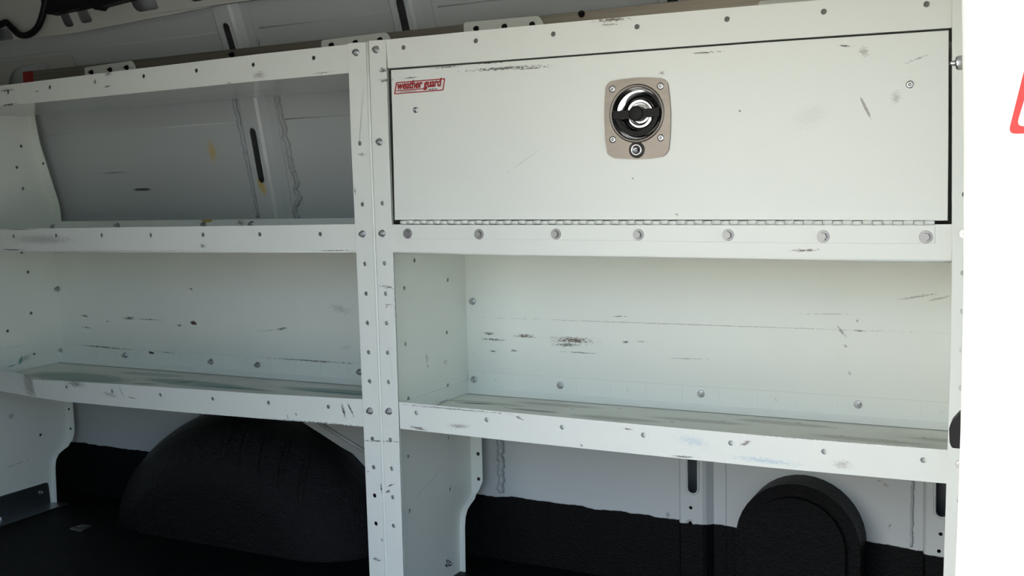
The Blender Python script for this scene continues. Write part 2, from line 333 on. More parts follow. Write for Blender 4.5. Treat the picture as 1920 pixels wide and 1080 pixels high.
# the rear end: unseen opening, added to bring daylight onto the side panels and shelves
wr = MB(); wr.box(1.80, 1.84, -1.30, -.52, -.70, .56); wr.box(1.80, 1.84, .26, .40, -.70, .56); wr.box(1.80, 1.84, -.52, .26, .47, .56)
structure(wr.build('wall_right', P_VAN))
wf = MB(); JX = -.28
wf.box(-1.80, JX, -1.34, -1.30, -.70, .56); wf.box(1.58, 1.80, -1.34, -1.30, -.70, .56); wf.box(JX, 1.58, -1.34, -1.30, .50, .56)
structure(wf.build('wall_front', P_VAN))

FACE = [(-.70, .316), (.00, .316), (.03, .314), (.285, .262), (.45, .200), (.58, .135)]    # pillar face: (z, y)
WALL = [(z, y + .020) for z, y in FACE]
fy = lambda z: lerp_at(FACE, z)
wy = lambda z: lerp_at(WALL, z)
zs = [-.70, -.60, -.50, -.30, -.10, 0, .03, .07, .16, .25, .285, .33, .384, .42, .45, .50, .56]
wb = MB()
XS = [-.535, -.107, .4187, .838]
cut = [-1.80] + [v for x in XS for v in (x + .02, x + .064)] + [1.80]
def skin(zz):
    wb = MB()
    for x0, x1 in zip(cut[::2], cut[1::2]): wb.grid([[(x0, wy(z), z), (x1, wy(z), z)] for z in zz], smooth=False)
    return wb.grid([[(1.80, wy(z) + .07, z), (-1.80, wy(z) + .07, z)] for z in zz], smooth=False)
wall = structure(skin([z for z in zs if z <= 0]).build('wall_back', P_WALL))
structure(skin([z for z in zs if z >= 0]).build('wall_back_upper', P_WALL))
# swage lines pressed into the wall skin
for z0 in (.232, .415):
    for x0, x1 in ((-1.75, XS[0]), (XS[0] + .11, XS[1]), (XS[1] + .11, XS[2])):
        MB().tube([(x, wy(z0) + .0006, z0) for x in (x0, x1)], .0018, 6).build('swage_line', P_WALL, wall)
# pillars: pressed hat sections with slots
def strip(mb, pts_lo, zz, smooth=False):
    mb.grid([[(x, y(z), z) for x, y in pts_lo] for z in zz], smooth=smooth)
def pillar(X0, slots_, holes_=(), zlo=-.675):
    mb = MB()
    FL, A, B, C, D = X0, X0 + .014, X0 + .064, X0 + .076, X0 + .098
    fl_y = lambda z: wy(z) - .002
    zz = [-.675, -.60, -.50, -.40, -.30, -.10, 0, .03, .10, .20, .285, .33, .384, .42, .45, .52]
    zz = [zlo] + [z for z in zz if z > zlo]
    strip(mb, [(FL, lambda z: wy(z) + .002), (FL, fl_y), (A - .0015, fl_y), (A + .0015, lambda z: fy(z) + .003), (A + .005, fy)], zz)
    strip(mb, [(B - .004, fy), (B + .002, lambda z: fy(z) + .004), (C, fl_y), (D, fl_y), (D, lambda z: wy(z) + .002)], zz)
    # face with real slots, bent to the profile
    hl = [slot(X0 + .042, z0, z1, .0095) for z0, z1 in slots_] + [circle(X0 + hx, hz, .0032, 10) for hx, hz in holes_]
    cuts = [zlo, 0, .03, .285, .45, .52]; a, b = A + .005, B - .004
    def put(u, v_, w_): return (u, fy(v_) + w_, v_)
    for z0, z1 in zip(cuts, cuts[1:]):
        mb.plate([(a, z0), (b, z0), (b, z1), (a, z1)], [h for h in hl if z0 < h[0][1] < z1], 0, .0015, put)
    o = mb.build('pillar', P_WALL, wall)
    for z0, z1 in slots_:       # rolled rim of each slot
        ring = slot(X0 + .042, z0, z1, .0105, 8); ring = ring + ring[:1]
        MB().tube([(x, fy(z) - .0002, z) for x, z in ring], .0022, 6).build('slot_rim', P_WALL, o)
    return o
pillar(XS[0], [(.098, .218), (.335, .43)], zlo=-.43)
pillar(XS[1], [(.345, .436), (.10, .22)], [(.03, -.52)])
pillar(XS[2], [(.33, .44), (-.487, -.37)], [(.038, -.513), (.037, -.5416)])
pillar(XS[3], [(.33, .44), (-.479, -.37)], [(.041, -.5065), (.039, -.5355)])
# seam sealer squeezed along the pillar edges
def bead(name, px_pts, Y, rad, wob, step=.004, steps=2.2):
    pts = [on(px, py, 1, Y(px, py)) for px, py in px_pts]
    path = []
    for a, b in zip(pts, pts[1:]):
        n_ = max(2, int((b - a).length / step))
        for i in range(n_): path.append(a.lerp(b, i / n_))
    path.append(pts[-1]); out, rd = [], []
    for i, p in enumerate(path):
        ph = i * step / .016 * math.pi
        out.append((p.x + wob * math.sin(ph) + random.uniform(-.0006, .0006), p.y + .001, p.z)); rd.append(rad * (1 + .22 * math.sin(i * 1.7) + random.uniform(-.12, .12)))
    return MB().tube(out, rad, 7, rads=rd).build(name, P_SEAL, wall)
q = 7.2
yb1 = lambda px, py: wy(on(px, py, 1, .29).z) - .002
bead('seam_sealer_bead', [(400 + 265 / q, 140 + 300 / q), (400 + 310 / q, 140 + 470 / q), (400 + 375 / q, 140 + 760 / q), (400 + 420 / q, 140 + 950 / q), (400 + 440 / q, 270 + 150 / q), (400 + 485 / q, 270 + 330 / q), (400 + 520 / q, 270 + 520 / q), (400 + 575 / q, 270 + 780 / q), (400 + 610 / q, 270 + 985 / q)], yb1, .0052, .0012)
bead('seam_sealer_bead', [(400 + 845 / q, 140 + 200 / q), (400 + 880 / q, 140 + 400 / q), (400 + 920 / q, 140 + 600 / q), (400 + 965 / q, 140 + 730 / q), (400 + 965 / q, 140 + 850 / q), (400 + 1010 / q, 270 + 20 / q), (400 + 1030 / q, 270 + 180 / q), (400 + 1080 / q, 270 + 380 / q)], yb1, .0062, .0008)
bead('seam_sealer_bead', [(400 + 1080 / q, 270 + 380 / q), (400 + 1140 / q, 270 + 540 / q), (400 + 1090 / q, 270 + 610 / q), (400 + 1175 / q, 270 + 720 / q), (400 + 1110 / q, 270 + 830 / q), (400 + 1100 / q, 270 + 920 / q), (400 + 1140 / q, 270 + 1010 / q)], yb1, .0055, .0006)
bead('seam_sealer_bead', [(936, 800), (938, 850), (939.5, 924)], lambda px, py: .331, .0065, .0018)
bead('seam_sealer_bead', [(1711, 895), (1710, 960), (1708, 1026)], lambda px, py: .333, .0022, .0004)
bead('seam_sealer_bead', [(479, 60), (485, 84)], lambda px, py: .24, .003, .001)

# roof header rail with punched openings
HY = .15
def hp(l): return [F(px, py, HY) for px, py in l]
hdr = MB()
hz = lambda x: lerp_at([(-1.8, .4345), (-1.0, .4345), (-.89, .4335), (-.60, .445), (-.45, .452), (1.8, .452)], x)
top = .535
out = [(x, hz(x)) for x in (-1.80, -1.0, -.89, -.75, -.60, -.45, .5, 1.80)] + [(1.80, top), (-1.80, top)]
holes = [rounded(hp(l), .006) for l in (
    [(108, 20), (124, 16), (138, 46), (136, 49.5), (125, 50.6), (120, 46)], [(140, 14), (159, 10), (173, 37.5), (171, 41), (156, 44), (151, 40.6)],
    [(240, -6), (287, -10), (297, 14), (295, 17), (262, 22.5), (253, 18)], [(352, -8), (382, -10), (380, 1), (362, 3.5)], [(-10, 55), (18, 52), (26, 74), (-8, 79)])]
hdr.plate(out, holes, HY, HY + .0025)
header = structure(hdr.build('trim_1', P_VAN, bevel=.0015))
uv = MB(); xs = [-1.80, -1.0, -.89, -.75, -.60, -.45, .5, 1.80]
uv.grid([[(x, HY + .001, hz(x)), (x, wy(.475) - .001, hz(x) + .014)] for x in xs], smooth=False)
uv.grid([[(x, HY + .001, hz(x) + .002), (x, wy(.475) - .001, hz(x) + .016)] for x in xs], smooth=False)
uv.build('header_lip', P_VAN, header)
# gusset plate hanging from the header, with an arched cut-out and two bolts
GY = .236
g_out = [F(*p, GY) for p in [(-60, 84), (48, 75), (97, 69), (123, 72), (142.5, 127), (146, 150), (-60, 185)]]
g_hole = rounded([F(*p, GY) for p in [(15, 166), (17, 145), (25, 132), (42, 123.5), (88, 117), (93, 135), (95, 158)]], .006)
gus = MB().plate(g_out, [g_hole], GY, GY + .003).build('gusset_plate', P_VAN, header, bevel=.001)
def hexbolt(rad=.0068, hexr=.0050, hh=.005, stud=.004, name='bolt', mats=None):
    """centred on its own origin, seat at y = 0, pointing to -y"""
    mb = MB(); mb.rod((0, .0005, 0), (0, -.0014, 0), rad, 20, rad * .93)
    mb.rod((0, -.0014, 0), (0, -.0014 - hh, 0), hexr, 6, hexr * .94, smooth=False)
    if stud: mb.rod((0, -.001 - hh, 0), (0, -.001 - hh - stud, 0), hexr * .52, 10, hexr * .42)
    return mb
TMPL = empty('root', (0, 0, 0))
bolt0 = hexbolt().build('bolt', P_CHROME, TMPL)
dbolt0 = hexbolt().build('bolt', P_BLACK, TMPL)
hbolt0 = hexbolt(.0088, .0058, .0052, 0).build('hinge_bolt', P_ZINC, TMPL)
def rivet_mesh(rad):
    return MB().lathe((0, 0, 0), [(rad, .0005), (rad * .98, -.0006), (rad * .8, -.0014), (rad * .5, -.0017), (rad * .36, -.0015), (rad * .33, -.0002), (.0001, -.0002)], 20)
riv0 = rivet_mesh(.0052).build('rivet', P_CHROME, TMPL)
for p in ((66, 77), (96, 74)):
    a = F(*p, GY); put_copy(bolt0, gus, (a[0], GY - .001, a[1]))

# ------------------------------------------------------------------ wheel arch and filler housing (both sprayed with bed liner)
def arch(name, xc, a, h, y_back, y_front, rnd, ex=2.0, n=56, m_=14, ribs=()):
    """hump against the wall: rows run from the wall towards the room"""
    rows = []
    prof = [(0.0, 0.0)] + [(i / m_, 0) for i in range(1, m_ + 1)]
    depth = y_back - y_front
    for i in range(m_ + 1 + 8):
        if i <= m_:
            t = i / m_ ; yy = y_back - (depth - rnd) * t; sc_ = 1.0
        else:
            t = (i - m_) / 8 * math.pi / 2; yy = y_front + rnd - rnd * math.sin(t); sc_ = 1 - rnd / a * (1 - math.cos(t)) * 1.0
        row = []
        for k in range(n + 1):
            th = math.pi * k / n; c_, s_ = math.cos(th), math.sin(th)
            x = -a * sc_ * math.copysign(abs(c_) ** (2 / ex), c_); z = (h - (1 - sc_) * a) * (abs(s_) ** (2 / ex))
            row.append((xc + x, yy, -.675 + z))
        rows.append(row)
    mb = MB(); mb.grid(rows, smooth=True)
    mb.add(rows[-1] , [tuple(range(n + 1))])
    return mb
WA = dict(xc=-.56, a=.375, h=.28, front=.165, rnd=.15, ex=1.72)
wa = arch('wheel_arch', WA['xc'], WA['a'], WA['h'], .3355, WA['front'], WA['rnd'], WA['ex'])
wheel = empty('wheel_arch', (WA['xc'], .2, -.675))
tag(wheel, 'large rough black coated wheel arch under the open shelving unit', 'wheel arch')
wa.build('housing', P_ARCH, wheel)
# pressed ribs over the shoulder of the arch, following its surface
def arch_pt(x, t):
    a, h, rnd, ex = WA['a'], WA['h'], WA['rnd'], WA['ex']
    tt = t * math.pi / 2; sc_ = 1 - rnd / a * (1 - math.cos(tt)); u = (x - WA['xc']) / (a * sc_)
    z = (h - (1 - sc_) * a) * max(0, 1 - abs(u) ** ex) ** (1 / ex)
    return (x, WA['front'] + rnd - rnd * math.sin(tt), -.675 + z)
for k in range(5):
    x0 = -.56 + .05 * k
    pts = [arch_pt(x0 + .03 * t, .25 + .5 * t) for t in [i / 8 for i in range(9)]]
    MB().tube([(x, y + .004, z - .004) for x, y, z in pts], .008, 8, rads=[.002, .007, .0085, .009, .009, .009, .0085, .007, .002]).build('rib', P_ARCH, wheel)
# sheet metal gussets either side of the arch top
gl = tag(MB().plate([F(*p, .325) for p in [(285, 762), (372, 768), (374, 783), (330, 812), (318, 800), (300, 775)]], [], .325, .333).build('arch_gusset', P_WALL, wall, bevel=.002))
gr = MB().plate([F(*p, .30) for p in [(560, 785), (700, 790), (700, 872), (683, 862), (640, 838), (600, 812), (572, 794)]], [], .298, .306).build('arch_gusset', P_VAN, wall, bevel=.002)
MB().tube([(F(590, 788, .295)[0], .295, F(590, 788, .295)[1]), (F(690, 850, .295)[0], .295, F(690, 850, .295)[1])], .004, 8).build('gusset_rib', P_VAN, gr)

fh = empty('filler_housing', (.648, .30, -.675))
tag(fh, 'round-topped black coated housing standing against wall under the locker unit', 'housing')
def dshape(xc, hw, zt, n=20):
    zc = zt - hw
    return [(xc - hw, -.675)] + [(xc - hw * math.cos(math.pi * i / n), zc + hw * 1.02 * math.sin(math.pi * i / n)) for i in range(n + 1)] + [(xc + hw, -.675)]
xl, xr = F(1387, 1010, .30)[0], F(1619, 1010, .30)[0]; xc = (xl + xr) / 2; hw = (xr - xl) / 2; zt = F(1500, 898, .315)[1]
MB().plate(dshape(xc, hw, zt), [], .272, .337).build('rim', P_LINER, fh, bevel=.012, seg=3)
MB().plate(dshape(xc - .002, hw - .021, zt - .021), [], .262, .275).build('cover', P_LINER, fh, bevel=.006, seg=3)

# ------------------------------------------------------------------ shelving
LPm = {6: (669.3, 98.8), 3: (675.5, 268.7), 1: (680.5, 383), 0: (681.5, 438.5), -1: (685, 494.8), -2: (687.3, 550.3), -3: (690, 605.5), -4: (692, 660.3), -5: (694, 714.5), -6: (695.5, 769.8), -7: (698.8, 822.3), -8: (701.5, 875.8), -9: (703.3, 928.8), -10: (705.8, 981.3)}
RPm = {6: (706.8, 93.3), 3: (713.3, 266.2), 1: (718, 381), 0: (718.5, 437.5), -1: (722, 493.8), -2: (724, 550.3), -3: (726, 605.8), -4: (727.8, 661), -5: (729.8, 716), -6: (731.3, 770.5), -7: (733.3, 824.3), -8: (735.5, 878.3), -9: (737.5, 931.8), -10: (739, 985.3)}
HR = .0037
T = .0018
def lip(name, parent, top_px, bot_px, hole_px, y0=0.0, hr=.0040, ends=None, material=None):
    t = [F(*p) for p in top_px]; b = [F(*p) for p in bot_px]
    if ends and ends[0] is not None:     # run out to the unit's end beyond the picture
        t = [(ends[0], t[0][1] + (t[0][1] - t[1][1]) * .0)] + t; b = [(ends[0], b[0][1])] + b
    if ends and ends[1] is not None:
        t.append((ends[1], t[-1][1])); b.append((ends[1], b[-1][1]))
    hs = [circle(*F(*p), hr) for p in hole_px]
    o = MB().plate(t + b[::-1], hs, y0, y0 + T).build(name, material or front_for(t + b), parent, bevel=.0006)
    return o, t, b
def lip_backing(parent, t, b, gap, mt=None):  # strip added behind the lip holes; its gap sets how grey they look
    return MB().plate([(x, z - .0015) for x, z in t] + [(x, z + .0015) for x, z in b[::-1]], [], T + gap, T + gap + .001).build('lip_backing', mt or P_FRONT, parent)
def hem(parent, b):
    return MB().tube([(x, .0034, z - .0008) for x, z in b], .0026, 8).build('lip_hem', P_FRONT, parent)
def tray(name, parent, t, b, ybk, back_h, xl, xr, floor_mat, zback=None, open_front=False):
    """floor behind the lip plus a turned-up rear flange"""
    xs_ = sorted(set([xl] + [x for x, _ in b if xl < x < xr] + [xr]))
    bb = [(b[0][0] - 9, b[0][1])] + list(b) + [(b[-1][0] + 9, b[-1][1])]
    zf = lambda x: lerp_at(bb, x) + .0012
    zb = (lambda x: zback) if zback is not None else zf
    mb = MB()
    mb.grid([[(x, .001, zf(x)), (x, ybk * .5, (zf(x) + zb(x)) / 2), (x, ybk, zb(x))] for x in xs_], smooth=False)
    mb.grid([[(x, ybk, zb(x) - .0014), (x, ybk * .5, (zf(x) + zb(x)) / 2 - .0014), (x, .001, zf(x) - .0014)] for x in xs_], smooth=False)
    fo = mb.build(name, floor_mat, parent)
    return fo, zf, zb

# ---- locker unit -------------------------------------------------
R0, R1 = .0065, .944
ru = empty('shelving_unit', (.47, .15, -.675))
tag(ru, 'white steel shelving unit with a locked drop-down door and chrome latch', 'shelving unit', 'steel shelving units along the van side')
def post(parent, le, re, holes_px, zbot=-.675, gap=.0062, zlow=-.66):
    l = [F(*p) for p in le]; rr = [F(*p) for p in re]
    l.append((l[-1][0], zbot)); rr.append((rr[-1][0], zbot))
    zl = [(x + .002, z) for x, z in l if z > zlow]; zr = [(x - .002, z) for x, z in rr if z > zlow]
    MB().plate(zl + zr[::-1], [], gap, gap + .001).build('post_backing', P_FRONT, parent)  # strip added behind the holes so they catch light and look grey
    return MB().plate(l + rr[::-1], [circle(*F(*p), HR) for p in holes_px], -.0022, 0.0).build('post', front_for(l + rr), parent, bevel=.0009)
post(ru, [(692.5, 76.5), (698.8, 270), (709, 540), (719, 810), (727.5, 1079)], [(724, 74.5), (730, 270), (740, 540), (749, 810), (757.5, 1079)], [p for k, p in RPm.items() if k not in (6, 3, 0, -6)])
rh = [(X_, k * .0508) for k in (7, 5, 4, 3, 1, -1, -2, -3, -4, -5, -7, -8, -9, -10, -11, -12) for X_ in (.9275,)]
l_ = [F(*p) for p in [(1785, -25), (1785, 250), (1784.5, 540), (1781.5, 700), (1776, 860), (1771.5, 1000), (1769, 1079)]] + [(F(1769, 1079)[0], -.675)]
MB().plate(l_ + [(R1, -.675), (R1, l_[0][1])], [circle(x, z, HR) for x, z in rh if z < .3], -.0022, 0).build('post', P_FRONT, ru, bevel=.0009)

def side_panel(parent, X, sgn, extra_holes, hole_pts, tan_=True):
    """end panel standing across the van; sgn = direction its rear flange turns"""
    curve = [(.300, -.530), (.292, -.540), (.276, -.546), (.262, -.553), (.253, -.566), (.2495, -.585), (.247, -.675)]
    prof = [(.0, .325), (.2425, .325), (.2425, .285), (.2537, .2095), (.2965, .067), (.300, .045), (.300, -.30)] + curve + [(0.0, -.675)]
    hs = [circle(y, z, HR, 12) for y, z in hole_pts]
    x0, x1 = (X, X + T) if sgn > 0 else (X - T, X)
    pn = MB().plate(prof, hs, x0, x1, YZ).build('end_panel', P_WEB_L if X < -1 else P_WEB, parent, bevel=.0005)
    # rear flange
    fb = MB(); xa, xb_ = (X, X + .027) if sgn > 0 else (X - .027, X)
    inner = X; outer = X + sgn * .027
    def yv(z): return lerp_at([(-.60, .300), (.045, .300), (.067, .2965), (.2095, .2537), (.285, .2425), (.4, .2425)], z)
    out_ = [(inner, -.530), (inner + sgn * .014, -.530), (outer, -.505), (outer, .29), (inner, .29)]
    zz = [-.530, -.505, -.30, 0, .045, .067, .13, .2095, .285]
    rows = []
    for z in zz:
        ox = inner + sgn * .015 if z < -.52 else outer
        rows.append([(inner, yv(z), z), (ox, yv(z), z)])
    fb.grid(rows, smooth=False); fb.grid([[(a[0], a[1] + T, a[2]) for a in g_] for g_ in rows], smooth=False)
    fb.build('rear_flange', P_BACK, pn)
    # turned edge round the wheel-side cut-out
    rim = MB(); cc = curve
    rim.grid([[(inner, y, z), (inner + sgn * .013, y, z)] for y, z in cc], smooth=True)
    rim.grid([[(inner, y - .0015, z - .0008), (inner + sgn * .013, y - .0015, z - .0008)] for y, z in cc], smooth=True)
    rim.build('edge_flange', P_BACK, pn)
    return pn
hpx = [(840, 525), (758, 540), (777, 488), (760, 645), (838, 623), (765.5, 747), (840, 722), (841.8, 820.5), (765.8, 855.5), (844.5, 916.8), (768.3, 958.3)]
pr = side_panel(ru, .0065, 1, None, [W(*p, .008) for p in hpx] + [(.078, .1), (.078, .2), (.226, .1)])
side_panel(ru, R1, -1, None, [(.078, z) for z in (.2, .1, -.1, -.2, -.3, -.4, -.5)] + [(.226, z) for z in (.1, -.1, -.2, -.3, -.4)])
wb_ = W(838, 1056, .0085); put_copy(bolt0, ru, (.0085, *wb_), (0, 0, math.pi / 2), 1.1)
for p in ((896.5, 851), (897.5, 898)):
    a = F(*p, YB); MB().rod((a[0], YB - .0006, a[1]), (a[0], YB + .0002, a[1]), HR, 12).build('bolt_hole', P_INSIDE, pr)

RT = [(756.3, 89), (891.8, 76.5), (1037.3, 63.8), (1194.3, 50), (1363, 35.8), (1544.5, 21.8), (1737.5, 7.8)]
RMm = [(765.3, 437.8), (898.8, 439), (1043, 438.8), (1197.5, 440), (1365.5, 440.5), (1543.8, 443.3), (1736.3, 444.3)]
RB = [(780.5, 774), (912.5, 787), (1054, 801), (1206.3, 815.8), (1370.3, 830.8), (1545.3, 846.8), (1731.3, 862.8)]
ltop, t, b = lip('top_rail', ru, [(724, 74.3), (960, 51), (1200, 29), (1440, 8), (1785, -20)], [(727, 128), (960, 111.3), (1200, 93), (1440, 75.2), (1784.5, 52)], RT)
lip_backing(ru, t, b, .016)
tr, zf, zb = tray('top_tray', ru, t, b, .225, .03, R0, R1, P_TOP, .2755)
lmid, t, b = lip('shelf_lip', ru, [(735, 421), (960, 421.3), (1440, 421.5), (1785, 420.5)], [(737, 472.5), (960, 475.7), (1200, 479), (1440, 482.8), (1784, 488)], [])
tray('shelf', ru, t, b, YB, .05, R0, R1, P_TRAY, -.030); hem(ru, b)
lbot, tb_, bb_ = lip('shelf_lip', ru, [(748, 753.8), (960, 773.6), (1200, 796), (1440, 817.5), (1777, 843.8)], [(750, 803.8), (960, 827), (1200, 852), (1440, 876.5), (1776, 907)], RB)
lip_backing(ru, tb_, bb_, .0050)
tray('shelf', ru, tb_, bb_, YB, .05, R0 + .003, R1 - .003, P_TRAY, -.3275)
def back_flange(parent, x0, x1, ztop, zbot, ticks, holes_=(), y=YB):
    mb = MB(); mb.plate([(x0, zbot), (x1, zbot), (x1, ztop), (x0, ztop)], [circle(*h, .0035, 12) for h in holes_], y - .0032, y - .0014)
    for x in ticks: mb.box(x - .0005, x + .0005, y - .0038, y - .003, zbot + .016, ztop - .001)
    mb.grid([[(x, y - .0032, zbot + .012), (x, y - .0070, zbot + .0045), (x, y - .013, zbot + .0008)] for x in (x0, x1)], smooth=True)
    return mb.build('shelf_back_flange', P_BACK, parent)
tick_px = [1021, 1082, 1146, 1212, 1280, 1349, 1421, 1494, 1570, 1647, 1726]
back_flange(ru, R0 + .003, R1 - .003, -.2835, -.3275, [F(px, 720, YB)[0] for px in tick_px] + [F(px, 715, YB)[0] for px in (908, 963)], [F(*p, YB) for p in ((933, 712), (1180, 730), (1458, 748), (1767, 768))])
MB().plate([(R0, -.3280), (R1, -.3280), (R1, -.031), (R0, -.031)], [circle(*F(891, 662, YB), .0038)], YB - .0012, YB - .0002).build('back_panel', P_BACK, ru)
MB().plate([(R0, -.031), (R1, -.031), (R1, .275), (R0, .275)], [], .235, .2365).build('locker_back', P_BACK, ru)
sf = MB().plate([(.012, -.3275), (YB - .002, -.3275), (YB - .002, -.3020), (.012, -.2985)], [], R0 + T + .0002, R0 + T + .0014, YZ).build('shelf_side_flange', P_WEB, ru)
for p in ((887, 565), (890, 711), (1052, 722), (1315, 738), (1609, 758)):
    a = F(*p, YB); put_copy(bolt0, ru, (a[0], YB - .0030, a[1]), None, 1.05)
for k in (6, 3, 0, -6):
    a = F(*RPm[k]); put_copy(bolt0, ru, (a[0], -.0022, a[1]), (0, random.random(), 0), .95)
for px, py in ((1796, 870),): a = F(px, py); put_copy(bolt0, ru, (.9275, -.0022, a[1]))
for z in (0.0, .305): put_copy(bolt0, ru, (.9275, -.0022, z))

# ---- the drop-down door
door_out = [F(*p) for p in [(732.5, 131.5), (960, 114.5), (1200, 96.5), (1440, 78.8), (1779, 56.5), (1778.5, 250), (1777, 413.8), (1440, 412.5), (960, 412), (739.5, 412.5), (736.5, 270)]]
LC = F(1194.8, 213); LR = .5 * (F(1245, 213)[0] - F(1144.6, 213)[0])
door = MB().plate(door_out, [circle(*LC, LR * .97, 40)], .0004, .0024).build('door', front_for(door_out), ru, bevel=.0008)
dx0, dx1 = F(741, 300)[0], F(1775, 300)[0]
MB().plate(hs_ := [F(*p) for p in [(736, 134), (1775, 60), (1774, 411), (741, 411)]], [[(x * .985 + .007, z * .97 + .0045) for x, z in hs_][::-1]], .0024, .016).build('door_return', P_FRONT, door)
for p in ((779.5, 206), (1706, 158.3)):
    a = F(*p); put_copy(riv0, door, (a[0], .0002, a[1]))
# latch: plate, bowl, D handle, lock
lp = [F(*p) for p in [(1136.5, 163), (1143.6, 153), (1170, 148.5), (1195.6, 145.9), (1222, 145.6), (1242.8, 146.8), (1253, 155.5), (1256.5, 185), (1258.4, 213.7), (1257.5, 250), (1255, 281.5), (1246, 293), (1222, 297), (1198.7, 298.3), (1175, 298), (1151.5, 296.4), (1139.7, 289.3), (1135.5, 260), (1134, 222), (1134.6, 190)]]
KC = F(1195.3, 281)
MB().plate(rounded(lp, .004, 3), [circle(*LC, LR * .985, 48)], -.0026, .0004).build('latch_plate', P_BRUSH, door, bevel=.0009)
C3 = (LC[0], 0, LC[1])
MB().lathe(C3, [(LR * 1.03, -.0026), (LR * 1.01, -.0044), (LR * .97, -.0050), (LR * .92, -.0040), (LR * .90, -.0025)], 56).build('latch_rim', P_BRUSH, door)
MB().lathe(C3, [(LR * .915, -.0038), (LR * .90, -.0030), (LR * .875, .004), (LR * .85, .0072), (LR * .82, .0078), (LR * .58, .0086), (LR * .55, .0120), (LR * .52, .0130), (LR * .40, .0140), (LR * .36, .0122), (LR * .30, .0115), (.0002, .0115)], 56).build('latch_bowl', P_MIRROR, door)
hb = MB(); x0, z0 = LC
hb.plate(rounded([(x0 - LR * .86, z0 - .0068), (x0 + LR * .86, z0 - .0062), (x0 + LR * .86, z0 + .0066), (x0 - LR * .86, z0 + .0048)], .002), [], -.0060, .0015)
hb.lathe(C3, [(LR * .27, .011), (LR * .27, -.0066), (LR * .24, -.0080), (.0003, -.0082)], 28)
ar = [(x0 + LR * .80 * math.cos(th), z0 - LR * .80 * math.sin(th)) for th in [math.pi * i / 24 for i in range(25)]]
ai = [(x0 + LR * .66 * math.cos(th), z0 - LR * .62 * math.sin(th)) for th in [math.pi * i / 24 for i in range(25)]]
hb.plate(ar + ai[::-1], [], -.0035, .0015)
hb.build('latch_handle', P_BLACK, door, bevel=.0012)
K3 = (KC[0], 0, KC[1])
MB().lathe(K3, [(.0122, -.0022), (.0120, -.0040), (.0104, -.0050), (.0094, -.0040), (.0094, -.0020)], 32).build('lock_bezel', P_INSIDE, door)
lk = MB().lathe(K3, [(.0094, -.0028), (.0086, -.0062), (.0076, -.0068), (.0056, -.0060), (.0054, -.0050), (.0003, -.0050)], 32); lk.build('lock_cylinder', P_CHROME, door)
MB().box(KC[0] - .0026, KC[0] + .0026, -.0054, -.0049, KC[1] - .0009, KC[1] + .0009).build('keyhole', P_BLACKINK, door)
for p in ((1149.4, 167.3), (1239.4, 161.8), (1150.2, 261.8), (1240, 258.6)):
    a = F(*p); put_copy(riv0, door, (a[0], -.0026, a[1]), None, 1.02).name = 'latch_rivet'
# sticker with the maker's lettering
def text_mesh(body, size, shear=0.0, offset=0.0, width=None):
    cu = bpy.data.curves.new('lettering', 'FONT'); cu.body = body; cu.size = size; cu.shear = shear; cu.offset = offset; cu.resolution_u = 3
    o = bpy.data.objects.new('lettering', cu); COL.objects.link(o)
    dg = bpy.context.evaluated_depsgraph_get(); me = bpy.data.meshes.new_from_object(o.evaluated_get(dg))
    vv = [v.co.copy() for v in me.vertices]; ff = [list(p.vertices) for p in me.polygons]
    bpy.data.objects.remove(o); bpy.data.curves.remove(cu); bpy.data.meshes.remove(me)
    x0_, x1_ = min(v.x for v in vv), max(v.x for v in vv); s_ = width / (x1_ - x0_) if width else 1
    return [((v.x - x0_) * s_, v.y) for v in vv], ff
sk = lambda u, v_: (720 + u / 13.5, 130 + v_ / 13.5)
st = MB()
def sp(l): return [F(*sk(*p)) for p in l]
o_ = rounded(sp([(250, 642), (298, 322), (1556, 220), (1512, 540)]), .0022, 4); i_ = rounded(sp([(287, 608), (328, 352), (1520, 256), (1482, 510)]), .0015, 4)
edge = rounded(sp([(256, 634), (303, 328), (1550, 226), (1507, 534)]), .0022, 4)
st.plate(o_, [], -.0000, .0004, mi=0); st.plate(edge, [i_[::-1]], -.0002, .0001, mi=1)
def lay(body, p0, p1, hpx_, shear, offs, mi, y):
    a, b_ = F(*sk(*p0)), F(*sk(*p1)); wd = math.hypot(b_[0] - a[0], b_[1] - a[1]); hh = hpx_ / 13.5 * .00105
    vv, ff = text_mesh(body, 1.0, 0, offs, wd); ang = math.atan2(b_[1] - a[1], b_[0] - a[0])
    zmax = max(v_[1] for v_ in vv); st.add([(a[0] + u * math.cos(ang) - (v_ * hh / zmax) * math.sin(ang) * .0 + v_ * hh / zmax * shear, y, a[1] + u * math.sin(ang) + v_ * hh / zmax) for u, v_ in vv], ff, mi)
lay('weather guard', (330, 503), (1440, 418), 165, .16, .028, 2, -.00022)
lay('weather guard', (322, 511), (1432, 426), 165, .16, .028, 1, -.00035)
lay('www.weatherguard.com', (418, 585), (800, 556), 34, .0, .0, 2, -.0003)
st.plate(sp([(312, 556), (318, 532), (1040, 474), (1085, 470), (1072, 492), (1060, 496)]), [], -.0003, -.0001, mi=1)
for k, (u0, u1) in enumerate(((1108, 1122), (1138, 1190), (1204, 1266), (1284, 1346))):      # the telephone number is too small to read
    va = 517 - (u0 - 1108) * .075; st.plate(sp([(u0, va + 8), (u0 + 3, va - 14), (u1 + 3, va - 16 - (u1 - u0) * .05), (u1, va + 6 - (u1 - u0) * .05)]), [], -.0003, -.0001, mi=2)
so_ = st.build('sticker', [P_STICKER, P_REDINK, P_BLACKINK], door)
so_['label'] = 'red and white maker sticker reading weather guard'

